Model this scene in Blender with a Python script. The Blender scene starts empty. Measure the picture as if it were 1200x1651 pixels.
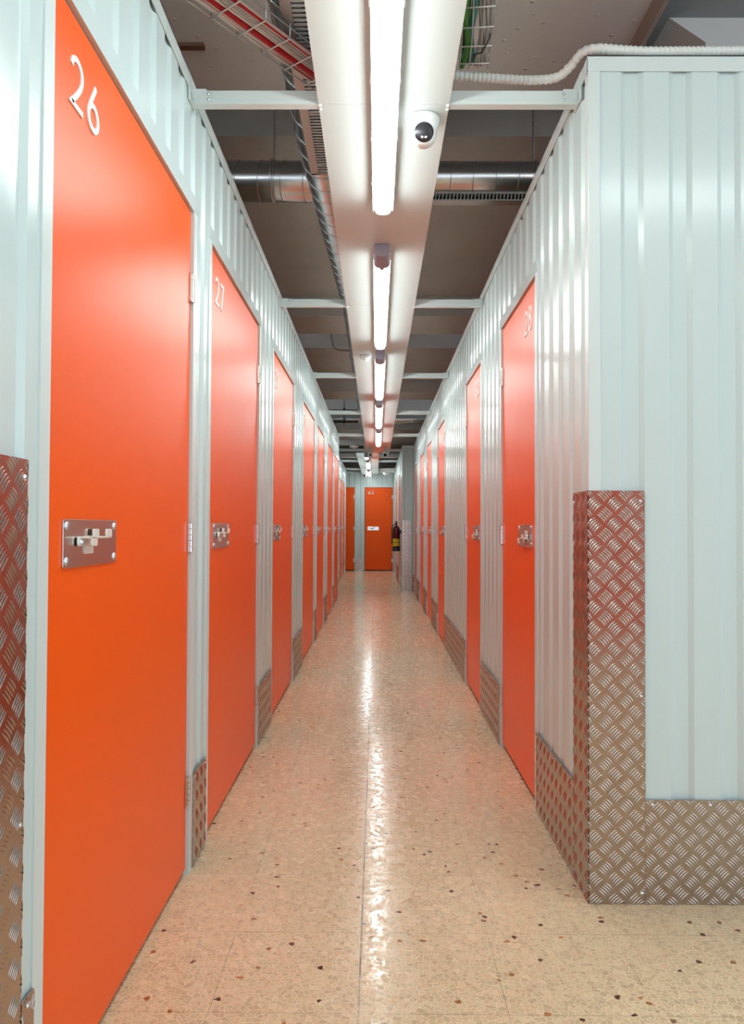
import bpy, math, random
from mathutils import Vector, Matrix
random.seed(7)
C = bpy.context.scene.collection
SC = bpy.context.scene
PI = math.pi

# ------------------------------------------------------------------ camera
FPX = 1215.15
PITCH, YAW, ROLL = 0.0200713, -0.00644102, 0.00451496
cp, sp = math.cos(PITCH), math.sin(PITCH)
cy, sy = math.cos(YAW), math.sin(YAW)
Fv = Vector((sy * cp, cy * cp, sp)); Rv = Vector((cy, -sy, 0)); Uv = Rv.cross(Fv)
R2 = Rv * math.cos(ROLL) + Uv * math.sin(ROLL)
U2 = -Rv * math.sin(ROLL) + Uv * math.cos(ROLL)
cam_d = bpy.data.cameras.new('camera')
cam_d.sensor_fit = 'VERTICAL'; cam_d.sensor_height = 24.0
cam_d.lens = 24.0 * FPX / 1651.0
cam_d.clip_start = 0.02; cam_d.clip_end = 100
cam = bpy.data.objects.new('camera', cam_d); C.objects.link(cam)
M = Matrix((R2, U2, -Fv)).transposed().to_4x4()
M.translation = Vector((0, 0, 1.08))
cam.matrix_world = M
SC.camera = cam

# ------------------------------------------------------------------ light and exposure
LAMP_COLOR = (0.90, 1.0, 0.985)
LAMP_POWER = 17.0
SKY_COLOR = (0.79, 0.90, 1.03)
SKY_POWER = 1.7
w = bpy.data.worlds.new('sky'); SC.world = w; w.use_nodes = True
bg = w.node_tree.nodes['Background']
bg.inputs[0].default_value = (*SKY_COLOR, 1); bg.inputs[1].default_value = SKY_POWER
vs = SC.view_settings
vs.view_transform = 'Standard'; vs.look = 'None'; vs.gamma = 1.0; vs.exposure = 0.66
vs.use_curve_mapping = False
SC.cycles.caustics_reflective = False
SC.cycles.caustics_refractive = False
SC.cycles.sample_clamp_indirect = 5.0

# ------------------------------------------------------------------ materials
def mat(name, col, rough=0.5, metal=0.0, spec=0.5, coat=0.0, emit=None, estr=0.0):
    m = bpy.data.materials.new(name); m.use_nodes = True
    b = m.node_tree.nodes['Principled BSDF']
    b.inputs['Base Color'].default_value = (*col, 1)
    b.inputs['Roughness'].default_value = rough
    b.inputs['Metallic'].default_value = metal
    b.inputs['Specular IOR Level'].default_value = spec
    b.inputs['Coat Weight'].default_value = coat
    b.inputs['Coat Roughness'].default_value = 0.1
    if emit:
        b.inputs['Emission Color'].default_value = (*emit, 1)
        b.inputs['Emission Strength'].default_value = estr
    return m

def nodes(m):
    nt = m.node_tree
    def N(t, **k):
        n = nt.nodes.new(t)
        for a, v in k.items(): setattr(n, a, v)
        return n
    return nt, N, nt.links.new, nt.nodes['Principled BSDF']

def math_n(N, L, op, a, b=None, c=None):
    n = N('ShaderNodeMath', operation=op)
    for i, v in enumerate((a, b, c)):
        if v is None: continue
        if isinstance(v, (int, float)): n.inputs[i].default_value = v
        else: L(v, n.inputs[i])
    return n.outputs[0]

def ramp(N, L, fac, stops, interp='LINEAR'):
    r = N('ShaderNodeValToRGB'); r.color_ramp.interpolation = interp
    el = r.color_ramp.elements
    while len(el) < len(stops): el.new(0.5)
    for e, (p, c) in zip(el, stops): e.position = p; e.color = (*c, 1)
    L(fac, r.inputs[0]); return r.outputs[0]

def mixc(N, L, fac, a, b, mode='MIX'):
    n = N('ShaderNodeMix', data_type='RGBA', blend_type=mode)
    if isinstance(fac, (int, float)): n.inputs[0].default_value = fac
    else: L(fac, n.inputs[0])
    for i, v in ((6, a), (7, b)):
        if isinstance(v, tuple): n.inputs[i].default_value = (*v, 1)
        else: L(v, n.inputs[i])
    return n.outputs[2]

MWALL = mat('white_coated_steel', (0.56, 0.665, 0.662), 0.18, 0, 0.5)
nt, N, L, B = nodes(MWALL)
nz = N('ShaderNodeTexNoise'); nz.inputs['Scale'].default_value = 9
tc = N('ShaderNodeTexCoord'); L(tc.outputs['Object'], nz.inputs['Vector'])
L(math_n(N, L, 'MULTIPLY_ADD', nz.outputs[0], 0.07, 0.155), B.inputs['Roughness'])
MTRIM = mat('white_trim_steel', (0.61, 0.685, 0.675), 0.3)
MTRAY = mat('glossy_white_panel', (0.575, 0.63, 0.62), 0.12)
MORANGE = mat('orange_satin_paint', (0.90, 0.098, 0.001), 0.33, 0, 0.26)
nt, N, L, B = nodes(MORANGE)
nz = N('ShaderNodeTexNoise'); nz.inputs['Scale'].default_value = 6
tc = N('ShaderNodeTexCoord'); L(tc.outputs['Object'], nz.inputs['Vector'])
L(math_n(N, L, 'MULTIPLY_ADD', nz.outputs[0], 0.05, 0.31), B.inputs['Roughness'])
MNUM = mat('white_number_plastic', (0.80, 0.80, 0.79), 0.4)
MSTEEL = mat('brushed_stainless', (0.62, 0.60, 0.57), 0.22, 1.0)
nt, N, L, B = nodes(MSTEEL)
tc = N('ShaderNodeTexCoord'); mp = N('ShaderNodeMapping'); mp.inputs['Scale'].default_value = (6, 6, 700)
L(tc.outputs['Object'], mp.inputs[0]); nz = N('ShaderNodeTexNoise'); nz.inputs['Scale'].default_value = 1.0
L(mp.outputs[0], nz.inputs['Vector'])
L(math_n(N, L, 'MULTIPLY_ADD', nz.outputs[0], 0.08, 0.14), B.inputs['Roughness'])
MBOLT = mat('nickel_bolt_metal', (0.84, 0.82, 0.74), 0.38, 0.35)
MSCREW = mat('zinc_screw', (0.66, 0.72, 0.78), 0.3, 1.0)
MTREAD = mat('aluminium_tread_plate', (0.45, 0.40, 0.36), 0.2, 1.0)
nt, N, L, B = nodes(MTREAD)
nz = N('ShaderNodeTexNoise'); nz.inputs['Scale'].default_value = 14; nz.inputs['Detail'].default_value = 4
tc = N('ShaderNodeTexCoord'); L(tc.outputs['Object'], nz.inputs['Vector'])
L(math_n(N, L, 'MULTIPLY_ADD', nz.outputs[0], 0.12, 0.12), B.inputs['Roughness'])
MGALV = mat('galvanised_duct', (0.60, 0.61, 0.61), 0.24, 1.0)
MGRILLE = mat('grey_grille_steel', (0.50, 0.50, 0.48), 0.4, 0.6)
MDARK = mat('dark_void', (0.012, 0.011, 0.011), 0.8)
MBLACK = mat('black_plastic', (0.015, 0.014, 0.017), 0.25)
MWIRE = mat('zinc_wire', (0.62, 0.62, 0.58), 0.35, 0.9)
MPLASTIC = mat('white_plastic', (0.82, 0.86, 0.86), 0.3)
MGREYP = mat('grey_end_cap', (0.32, 0.32, 0.40), 0.4)
MDIFF = mat('lit_diffuser', (0.9, 0.9, 0.9), 0.4, emit=LAMP_COLOR, estr=LAMP_POWER)
MRED = mat('red_cable', (0.42, 0.008, 0.012), 0.45)
MWCAB = mat('white_cable', (0.66, 0.62, 0.58), 0.5)
MGCAB = mat('grey_cable', (0.36, 0.35, 0.34), 0.5)
MVIOLET = mat('violet_cable', (0.13, 0.06, 0.16), 0.5)
MGREEN = mat('green_cable', (0.05, 0.22, 0.02), 0.45)
MTEAL = mat('teal_cable', (0.04, 0.22, 0.19), 0.45)
MCOND = mat('white_conduit', (0.70, 0.73, 0.70), 0.4)
MEXT = mat('deep_red_enamel', (0.13, 0.004, 0.008), 0.15)
MYEL = mat('yellow_label', (0.75, 0.55, 0.02), 0.5)
MWOOD = mat('brown_wood', (0.16, 0.075, 0.04), 0.7)
MPAINT = mat('white_wall_paint', (0.72, 0.72, 0.70), 0.6)

# concrete ceiling with drips of paint
MCEIL = mat('painted_concrete', (0.4, 0.34, 0.3), 0.6)
nt, N, L, B = nodes(MCEIL)
tc = N('ShaderNodeTexCoord')
nz = N('ShaderNodeTexNoise'); nz.inputs['Scale'].default_value = 1.6; nz.inputs['Detail'].default_value = 5
L(tc.outputs['Object'], nz.inputs['Vector'])
L(ramp(N, L, nz.outputs[0], [(0.3, (0.75, 0.735, 0.71)), (0.7, (0.84, 0.825, 0.80))]), B.inputs['Base Color'])
vo = N('ShaderNodeTexVoronoi'); vo.inputs['Scale'].default_value = 16
L(tc.outputs['Object'], vo.inputs['Vector'])
dr = ramp(N, L, vo.outputs['Distance'], [(0.0, (1, 1, 1)), (0.16, (0, 0, 0))])
bu = N('ShaderNodeBump'); bu.inputs['Strength'].default_value = 0.6; bu.inputs['Distance'].default_value = 0.01
L(dr, bu.inputs['Height']); L(bu.outputs[0], B.inputs['Normal'])
MGREYC = mat('grey_concrete', (0.34, 0.36, 0.37), 0.7)
MROUGH = mat('rough_mortar', (0.40, 0.31, 0.26), 0.9)

# terrazzo: 33 cm tiles, stone chips in a pale binder
MFLOOR = mat('terrazzo_tiles', (0.6, 0.48, 0.36), 0.16, 0, 0.32)
nt, N, L, B = nodes(MFLOOR)
tc = N('ShaderNodeTexCoord')
P = tc.outputs['Object']
wob = N('ShaderNodeTexNoise'); wob.inputs['Scale'].default_value = 55; L(P, wob.inputs['Vector'])
vm = N('ShaderNodeVectorMath', operation='MULTIPLY_ADD')
L(wob.outputs['Color'], vm.inputs[0]); vm.inputs[1].default_value = (0.016, 0.016, 0); L(P, vm.inputs[2])
def voro(scale, feat):
    v = N('ShaderNodeTexVoronoi', feature=feat); v.inputs['Scale'].default_value = scale
    v.voronoi_dimensions = '2D'; L(vm.outputs[0], v.inputs['Vector']); return v
v1 = voro(70, 'F1'); e1 = voro(70, 'DISTANCE_TO_EDGE')
sx = N('ShaderNodeSeparateColor'); L(v1.outputs['Color'], sx.inputs[0])
chip = ramp(N, L, sx.outputs[0], [(0.0, (0.60, 0.47, 0.30)), (0.25, (0.66, 0.51, 0.34)), (0.5, (0.56, 0.43, 0.28)),
                                  (0.7, (0.64, 0.46, 0.30)), (0.85, (0.53, 0.39, 0.26)), (1.0, (0.68, 0.54, 0.36))], 'CONSTANT')
binder = (0.77, 0.63, 0.43)
edge = ramp(N, L, e1.outputs['Distance'], [(0.03, (1, 1, 1)), (0.10, (0, 0, 0))])
col = mixc(N, L, edge, chip, binder)
v2 = voro(48, 'F1'); s2 = N('ShaderNodeSeparateColor'); L(v2.outputs['Color'], s2.inputs[0])
rare = math_n(N, L, 'GREATER_THAN', s2.outputs[1], 0.972)
near = math_n(N, L, 'LESS_THAN', v2.outputs['Distance'], 0.34)
dk = math_n(N, L, 'MULTIPLY', rare, near)
dcol = ramp(N, L, s2.outputs[0], [(0.0, (0.10, 0.035, 0.015)), (0.3, (0.30, 0.13, 0.04)), (0.6, (0.20, 0.09, 0.05)), (0.8, (0.42, 0.17, 0.06))], 'CONSTANT')
col = mixc(N, L, dk, col, dcol)
big = N('ShaderNodeTexNoise'); big.inputs['Scale'].default_value = 1.3; L(P, big.inputs['Vector'])
col = mixc(N, L, 1.0, col, ramp(N, L, big.outputs[0], [(0.3, (1.02, 1.02, 0.97)), (0.7, (1.14, 1.14, 1.10))]), 'MULTIPLY')
sep = N('ShaderNodeSeparateXYZ'); L(P, sep.inputs[0])
def joint(axis, off, half):
    t = math_n(N, L, 'DIVIDE', math_n(N, L, 'SUBTRACT', sep.outputs[axis], off), 0.334)
    f = math_n(N, L, 'FRACT', math_n(N, L, 'ADD', t, 100.5))
    d = math_n(N, L, 'MULTIPLY', math_n(N, L, 'ABSOLUTE', math_n(N, L, 'SUBTRACT', f, 0.5)), 0.334)
    return math_n(N, L, 'LESS_THAN', d, half)
jn = math_n(N, L, 'MAXIMUM', joint(0, -0.036, 0.0009), joint(1, 2.029, 0.0009))
mj = math_n(N, L, 'LESS_THAN', math_n(N, L, 'ABSOLUTE', math_n(N, L, 'ADD', sep.outputs[0], 0.036)), 0.0022)
jz = N('ShaderNodeTexNoise'); jz.inputs['Scale'].default_value = 5; L(P, jz.inputs['Vector'])
jf = math_n(N, L, 'MULTIPLY', jn, math_n(N, L, 'MULTIPLY_ADD', jz.outputs[0], 1.4, -0.25))
jf = math_n(N, L, 'MAXIMUM', jf, math_n(N, L, 'MULTIPLY', mj, math_n(N, L, 'MULTIPLY_ADD', jz.outputs[0], 1.6, -0.1)))
jf = math_n(N, L, 'MINIMUM', math_n(N, L, 'MAXIMUM', jf, 0.0), 0.9)
col = mixc(N, L, jf, col, (0.10, 0.07, 0.05))
L(col, B.inputs['Base Color'])
nb = N('ShaderNodeTexNoise'); nb.inputs['Scale'].default_value = 90; L(P, nb.inputs['Vector'])
bu = N('ShaderNodeBump'); bu.inputs['Strength'].default_value = 0.05; bu.inputs['Distance'].default_value = 0.004
L(nb.outputs[0], bu.inputs['Height']); L(bu.outputs[0], B.inputs['Normal'])
L(math_n(N, L, 'MULTIPLY_ADD', sx.outputs[1], 0.26, 0.07), B.inputs['Roughness'])

# ------------------------------------------------------------------ mesh builder
class MB:
    def __init__(s): s.v = []; s.f = []; s.sm = []
    def add(s, vs_, fs, smooth=False):
        o = len(s.v); s.v += [tuple(p) for p in vs_]
        for f in fs: s.f.append(tuple(i + o for i in f)); s.sm.append(smooth)
    def box(s, a, b):
        x0, y0, z0 = [min(p, q) for p, q in zip(a, b)]; x1, y1, z1 = [max(p, q) for p, q in zip(a, b)]
        s.add([(x0,y0,z0),(x1,y0,z0),(x1,y1,z0),(x0,y1,z0),(x0,y0,z1),(x1,y0,z1),(x1,y1,z1),(x0,y1,z1)],
              [(0,3,2,1),(4,5,6,7),(0,1,5,4),(1,2,6,5),(2,3,7,6),(3,0,4,7)])
    def tube(s, pts, r, n=10, caps=True, smooth=True, radii=None):
        pts = [Vector(p) for p in pts]; m = len(pts); rings = []
        t0 = (pts[1] - pts[0]).normalized()
        u = t0.orthogonal().normalized()
        for i, p in enumerate(pts):
            t = (pts[min(i+1, m-1)] - pts[max(i-1, 0)]).normalized()
            u = (u - t * u.dot(t)).normalized(); v_ = t.cross(u)
            rr = radii[i] if radii else r
            rings += [p + (u * math.cos(2*PI*k/n) + v_ * math.sin(2*PI*k/n)) * rr for k in range(n)]
        fs = [(i*n+k, i*n+(k+1) % n, (i+1)*n+(k+1) % n, (i+1)*n+k) for i in range(m-1) for k in range(n)]
        s.add(rings, fs, smooth)
        if caps:
            s.add(rings[:n], [tuple(range(n))[::-1]]); s.add(rings[-n:], [tuple(range(n))])
    def lathe(s, prof, n=28, axis=None, org=(0,0,0), smooth=True):
        # prof: (r, h) along local z; axis: 3x3 matrix
        A = axis or Matrix.Identity(3); O = Vector(org); V = []
        for r, h in prof:
            V += [O + A @ Vector((r*math.cos(2*PI*k/n), r*math.sin(2*PI*k/n), h)) for k in range(n)]
        m = len(prof)
        s.add(V, [(i*n+k, i*n+(k+1) % n, (i+1)*n+(k+1) % n, (i+1)*n+k) for i in range(m-1) for k in range(n)], smooth)
    def prism(s, poly, a, b, ax):
        # poly in the two other axes, extruded from a to b along axis ax
        def put(p, t):
            q = list(p); q.insert(ax, t); return tuple(q)
        n = len(poly)
        s.add([put(p, a) for p in poly] + [put(p, b) for p in poly],
              [tuple(range(n))[::-1], tuple(range(n, 2*n))] + [(i, (i+1) % n, n+(i+1) % n, n+i) for i in range(n)])
    def build(s, name, m, parent=None, bevel=0.0, loc=None, seg=2):
        me = bpy.data.meshes.new(name); me.from_pydata(s.v, [], s.f); me.update()
        me.polygons.foreach_set('use_smooth', s.sm)
        import bmesh as _b
        bm = _b.new(); bm.from_mesh(me); _b.ops.recalc_face_normals(bm, faces=bm.faces[:]); bm.to_mesh(me); bm.free()
        me.materials.append(m)
        o = bpy.data.objects.new(name, me); C.objects.link(o)
        if parent: o.parent = parent
        if loc: o.location = loc
        if bevel:
            b = o.modifiers.new('bevel', 'BEVEL'); b.width = bevel; b.segments = seg; b.limit_method = 'ANGLE'
        return o

def tag(o, label, cat, group=None, kind=None):
    o['label'] = label; o['category'] = cat
    if group: o['group'] = group
    if kind: o['kind'] = kind
    return o
def empty(name, loc=(0,0,0), rz=0.0):
    o = bpy.data.objects.new(name, None); C.objects.link(o); o.empty_display_size = 0.1
    o.location = loc; o.rotation_euler = (0, 0, rz); return o
def struct(o): o['kind'] = 'structure'; return o
def copy_part(o, parent):
    c = o.copy(); C.objects.link(c); c.parent = parent
    for ch in list(o.children): copy_part(ch, c)
    return c

# ------------------------------------------------------------------ measures
XL, XR = -0.584, 0.620            # corridor faces
XL2, XR2 = -0.750, 0.430          # faces of the shifted far stretch
YL0, YL1 = 1.085, 11.48
YR0, YR1 = 2.200, 12.80
YE = 18.73
HD = 2.065                        # door height
HW0, HW1 = 2.425, 2.472           # top cap
HC = 3.15
PITCHG, GD = 0.142, 0.009

# ------------------------------------------------------------------ the setting
def flat(name, a, b, m):
    o = MB(); o.box(a, b); return struct(o.build(name, m))
flat('floor', (-4.2, -5.2, -0.1), (4.2, 20.0, 0.0), MFLOOR)
b = MB()
for y0, y1 in ((-5.2, 3.26), (3.95, 7.34), (8.67, 11.15), (13.4, 20.0)): b.box((-4.2, y0, HC), (4.2, y1, HC + 1.2))
b.box((-4.2, -5.2, HC + 1.2), (4.2, 20.0, HC + 1.3))
struct(b.build('ceiling', MCEIL))
flat('wall_building_left', (-4.2, -5.0, 0), (-4.0, 19.8, HC), MPAINT)
flat('wall_building_right', (4.0, 1.6, 0), (4.2, 19.8, HC), MPAINT)
b = MB(); b.box((4.0, -5.0, 0), (4.2, -2.6, HC)); b.box((4.0, -2.6, 2.6), (4.2, 1.6, HC)); struct(b.build('wall_building_front_right', MPAINT))
flat('wall_building_end', (-4.2, 19.8, 0), (4.2, 20.0, HC), MPAINT)
# street front behind the camera: wide glazed openings, and a white wall with an orange door
b = MB()
b.box((-4.2, -5.2, 0), (-3.6, -5.0, HC)); b.box((3.6, -5.2, 0), (4.2, -5.0, HC)); b.box((-3.6, -5.2, 2.85), (3.6, -5.0, HC))
struct(b.build('wall_street', MPAINT))
b = MB()
for x in (-3.58, -1.8, 0.0, 1.8, 3.58): b.box((x-0.03, -5.13, 0), (x+0.03, -5.07, 2.85))
b.box((-3.6, -5.13, 2.79), (3.6, -5.07, 2.85)); b.box((-3.6, -5.13, 0), (3.6, -5.07, 0.08)); b.box((-3.6, -5.13, 2.1), (3.6, -5.07, 2.15))
struct(b.build('window_1', MTRIM))
b = MB()
for y in (-2.58, -1.2, 0.2, 1.58): b.box((4.07, y-0.03, 0), (4.13, y+0.03, 2.6))
b.box((4.07, -2.6, 2.54), (4.13, 1.6, 2.6)); b.box((4.07, -2.6, 0), (4.13, 1.6, 0.08))
struct(b.build('window_2', MTRIM))
for i, (y0, y1, zb) in enumerate(((2.55, 3.26, 2.97), (6.71, 7.34, 2.97), (10.49, 11.15, 2.97), (14.6, 15.2, 2.97))):
    flat('trim_%d' % (i+1), (-4.0, y0, zb), (1.03 if i == 0 else 4.0, y1, HC), MCEIL)
flat('trim_8', (-4.0, 15.8, 2.55), (4.0, 16.05, 2.63), MTRIM)
# rough mortar strip, grey slab and white column with its haunch, above the unit on the right
b = MB(); b.prism([(0.978, 2.972), (0.99, 2.955), (1.012, 2.950), (1.036, 2.960), (1.04, 3.0), (1.028, 3.0), (1.028, 2.972)], 2.55, 3.26, 1)
struct(b.build('trim_5', MROUGH))
flat('trim_6', (1.135, 1.2, 3.135), (4.0, 3.2, HC), MGREYC)
b = MB(); b.prism([(1.16, HC), (1.16, 3.14), (1.314, 3.035), (1.314, 2.2), (1.9, 2.2), (1.9, HC)], 3.0, 3.19, 1)
struct(b.build('trim_7', MPAINT))

def profile(L0, L1, phase):
    """distance along the wall -> depth of the ribbed sheet"""
    pts = [(L0, None)]
    k = math.floor((L0 - phase) / PITCHG) - 1
    while phase + k * PITCHG < L1 + 0.1:
        c = phase + k * PITCHG
        for d, h in ((-0.034, 0), (-0.020, -GD), (0.020, -GD), (0.034, 0)):
            pts.append((c + d, h))
        k += 1
    knots = [p for p in pts if p[1] is not None]
    def h_at(t):
        for (a, ha), (c_, hc) in zip(knots, knots[1:]):
            if a <= t <= c_: return ha + (hc - ha) * (t - a) / max(c_ - a, 1e-9)
        return 0.0
    out = [(L0, h_at(L0))] + [p for p in knots if L0 + 1e-4 < p[0] < L1 - 1e-4] + [(L1, h_at(L1))]
    return out

def ribbed(b, put, L0, L1, z0, z1, phase):
    pr = profile(L0, L1, phase); n = len(pr)
    b.add([put(t, h, z0) for t, h in pr] + [put(t, h, z1) for t, h in pr],
          [(i, i+1, n+i+1, n+i) for i in range(n-1)])

def lbox(b, put, t0, t1, h0, h1, z0, z1):
    """box in wall coordinates (t along, h out of the wall, z up)"""
    c = [put(t, h, z) for z in (z0, z1) for t, h in ((t0, h0), (t1, h0), (t1, h1), (t0, h1))]
    b.add(c, [(0,3,2,1),(4,5,6,7),(0,1,5,4),(1,2,6,5),(2,3,7,6),(3,0,4,7)])

JW, HH = 0.047, 0.058             # jamb and head widths
def partition(name, put, L0, L1, doors, phase, zc0=HW0, zc1=HW1, capover=0.0, backdepth=-0.045):
    """ribbed panels between the doors, head panels over them and one cap along the top"""
    global n_trim
    t = L0
    for d0, d1 in sorted(doors) + [(L1 + JW, None)]:
        e = min(d0 - JW, L1)
        if e - t > 0.01:
            b = MB(); ribbed(b, put, t, e, 0.0, zc0 + 0.02, phase)
            lbox(b, put, t, e, backdepth, backdepth + 0.01, 0.0, zc0 + 0.02)
            struct(b.build(name, MWALL))
        if d1 is None: break
        b = MB(); ribbed(b, put, d0 - JW, d1 + JW, HD + HH, zc0 + 0.02, phase)
        lbox(b, put, d0 - JW, d1 + JW, backdepth, backdepth + 0.01, HD + 0.01, zc0 + 0.02)
        lbox(b, put, d0 - JW, d1 + JW, backdepth, 0.004, HD + 0.007, HD + HH)
        struct(b.build(name, MWALL))
        for j0, j1 in ((d0 - JW, d0 - 0.006), (d1 + 0.006, d1 + JW)):
            b = MB(); lbox(b, put, j0, j1, backdepth, 0.004, 0.0, HD + 0.007)
            n_trim += 1; struct(b.build('trim_%d' % n_trim, MTRIM))
        t = d1 + JW
    # cap, slightly proud so that the grooves show dark slits below it
    b = MB(); lbox(b, put, L0 - capover, L1, 0.0012, 0.004, zc0, zc1)
    lbox(b, put, L0 - capover, L1, backdepth - 0.005, 0.004, zc1 - 0.003, zc1)
    lbox(b, put, L0 - capover, L1, backdepth - 0.005, backdepth - 0.002, zc0, zc1)
    n_trim += 1; struct(b.build('trim_%d' % n_trim, MTRIM))
n_trim = 20

putL = lambda t, h, z: (XL + h, t, z)
putR = lambda t, h, z: (XR - h, t, z)
putL2 = lambda t, h, z: (XL2 + h, t, z)
putR2 = lambda t, h, z: (XR2 - h, t, z)
putE = lambda t, h, z: (t, YE - h, z)
putF = lambda t, h, z: (t, YR0 - h, z)
putP = lambda t, h, z: (t, YR1 - h, z)

DL = [(1.335, 2.351), (2.621, 3.683), (4.208, 5.233), (5.923, 6.99), (7.308, 8.30), (8.86, 9.93), (10.255, 11.40)]
DR = [(2.951, 3.74), (4.491, 5.227), (6.861, 7.66), (8.52, 9.28), (9.95, 10.75), (11.58, 12.32)]
DL2 = [(15.2, 16.2), (16.45, 17.35)]
DR2 = [(13.95, 14.70), (16.2, 16.95)]
DE = [(-1.29, -0.556), (-0.299, 0.392)]
partition('wall_left', putL, YL0 + 0.012, YL1 - 0.002, DL, 2.485)
partition('wall_right', putR, YR0 + 0.012, YR1 - 0.002, DR, 2.254)
partition('wall_left_far', putL2, 11.0, 18.2, DL2, 11.05)
partition('wall_right_far', putR2, YR1 + 0.012, YE - 0.05, DR2, 12.9)
partition('wall_end', putE, -3.0, 0.43, DE, -0.43)
partition('wall_front_right', putF, XR, 4.0, [], 0.7465, capover=0.004)
partition('wall_lobby', lambda t, h, z: (t, -2.6 + h, z), 1.3, 3.0, [(1.65, 2.60)], 1.3)
partition('wall_front_left', lambda t, h, z: (t, YL0 - h, z), -4.0, XL, [], -0.7)
partition('wall_step', putP, XR2, XR + 0.05, [], 0.5)
# corner profiles
b = MB(); b.box((XR - 0.004, YR0 - 0.005, 0), (XR + 0.032, YR0 + 0.032, HW0)); struct(b.build('trim_12', MTRIM, bevel=0.002))
b = MB(); b.box((XL - 0.032, YL0 - 0.005, 0), (XL + 0.004, YL0 + 0.032, HW0)); struct(b.build('trim_9', MTRIM, bevel=0.002))
b = MB(); b.box((XR2 - 0.004, YR1 - 0.005, 0), (XR2 + 0.03, YR1 + 0.03, HW0)); struct(b.build('trim_10', MTRIM, bevel=0.002))
b = MB(); b.box((XL - 0.045, YL1 - 0.03, 0), (XL + 0.004, YL1 + 0.006, HW0)); struct(b.build('trim_11', MTRIM, bevel=0.002))
b = MB(); b.box((XL2 - 0.02, 11.46, 0), (XL - 0.045, 11.50, HW0)); struct(b.build('wall_return', MWALL))

# ------------------------------------------------------------------ doors
def smooth_path(P_, per=8, closed=False):
    out = []; n = len(P_)
    rng = range(n) if closed else range(n - 1)
    for i in rng:
        g = lambda k: P_[k % n] if closed else P_[max(0, min(n-1, k))]
        p0, p1, p2, p3 = g(i-1), g(i), g(i+1), g(i+2)
        for s in range(per):
            t = s / per
            out.append(tuple(0.5*((2*p1[a]) + (-p0[a]+p2[a])*t + (2*p0[a]-5*p1[a]+4*p2[a]-p3[a])*t*t + (-p0[a]+3*p1[a]-3*p2[a]+p3[a])*t**3) for a in (0, 1)))
    if not closed: out.append(P_[-1])
    return out
def circ(cx, cy_, rx, ry, n=28): return [(cx + rx*math.sin(2*PI*k/n), cy_ + ry*math.cos(2*PI*k/n)) for k in range(n)]
six_loop = circ(0.31, 0.28, 0.26, 0.25)
GLYPH = {
 '0': [(circ(0.31, 0.49, 0.27, 0.46), True)],
 '1': [([(0.12, 0.80), (0.36, 0.97), (0.36, 0.0)], False)],
 '2': [(smooth_path([(0.05, 0.76), (0.10, 0.89), (0.29, 0.965), (0.49, 0.89), (0.56, 0.72), (0.48, 0.50), (0.26, 0.24), (0.04, 0.035)]) + [(0.60, 0.035)], False)],
 '3': [(smooth_path([(0.07, 0.83), (0.20, 0.95), (0.40, 0.94), (0.52, 0.78), (0.44, 0.60), (0.24, 0.53)]), False),
       (smooth_path([(0.24, 0.53), (0.48, 0.48), (0.58, 0.28), (0.46, 0.07), (0.25, 0.03), (0.04, 0.15)]), False)],
 '4': [([(0.62, 0.27), (0.04, 0.27), (0.44, 0.965), (0.44, 0.0)], False)],
 '5': [([(0.54, 0.96), (0.17, 0.96), (0.12, 0.56)] + smooth_path([(0.12, 0.56), (0.32, 0.62), (0.54, 0.50), (0.58, 0.28), (0.44, 0.07), (0.22, 0.03), (0.04, 0.14)])[1:], False)],
 '6': [(smooth_path([(0.44, 0.98), (0.26, 0.70), (0.10, 0.43), (0.055, 0.25)]), False), (six_loop, True)],
 '7': [([(0.03, 0.955), (0.58, 0.955), (0.20, 0.0)], False)],
 '8': [(circ(0.31, 0.745, 0.21, 0.21), True), (circ(0.31, 0.275, 0.26, 0.25), True)],
 '9': [([(0.62 - x, 1 - y) for x, y in smooth_path([(0.44, 0.98), (0.26, 0.70), (0.10, 0.43), (0.055, 0.25)])], False),
       ([(0.62 - x, 1 - y) for x, y in six_loop], True)],
}
def stroke(b, pts, closed, org, size, wd, y0, y1):
    P_ = [Vector((p[0]*size, p[1]*size)) for p in pts]; n = len(P_)
    Lf, Rt = [], []
    for i in range(n):
        a = P_[(i-1) % n] if (closed or i > 0) else P_[0]
        c = P_[(i+1) % n] if (closed or i < n-1) else P_[-1]
        d1 = (P_[i] - a); d2 = (c - P_[i])
        if d1.length < 1e-7: d1 = d2
        if d2.length < 1e-7: d2 = d1
        d1.normalize(); d2.normalize()
        t = (d1 + d2).normalized(); nrm = Vector((-t.y, t.x))
        k = wd / 2 / max(0.45, nrm.dot(Vector((-d1.y, d1.x))))
        Lf.append(P_[i] + nrm * k); Rt.append(P_[i] - nrm * k)
    V = []
    for arr, y in ((Lf, y0), (Rt, y0), (Lf, y1), (Rt, y1)):
        V += [(org[0] + p.x, y, org[1] + p.y) for p in arr]
    F = []
    for i in range(n if closed else n - 1):
        j = (i+1) % n
        F += [(i, j, n+j, n+i), (2*n+i, 3*n+i, 3*n+j, 2*n+j), (i, 2*n+i, 2*n+j, j), (n+i, n+j, 3*n+j, 3*n+i)]
    if not closed:
        F += [(0, n, 3*n, 2*n), (n-1, 3*n-1, 4*n-1, 2*n-1)]
    b.add(V, F)

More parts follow.
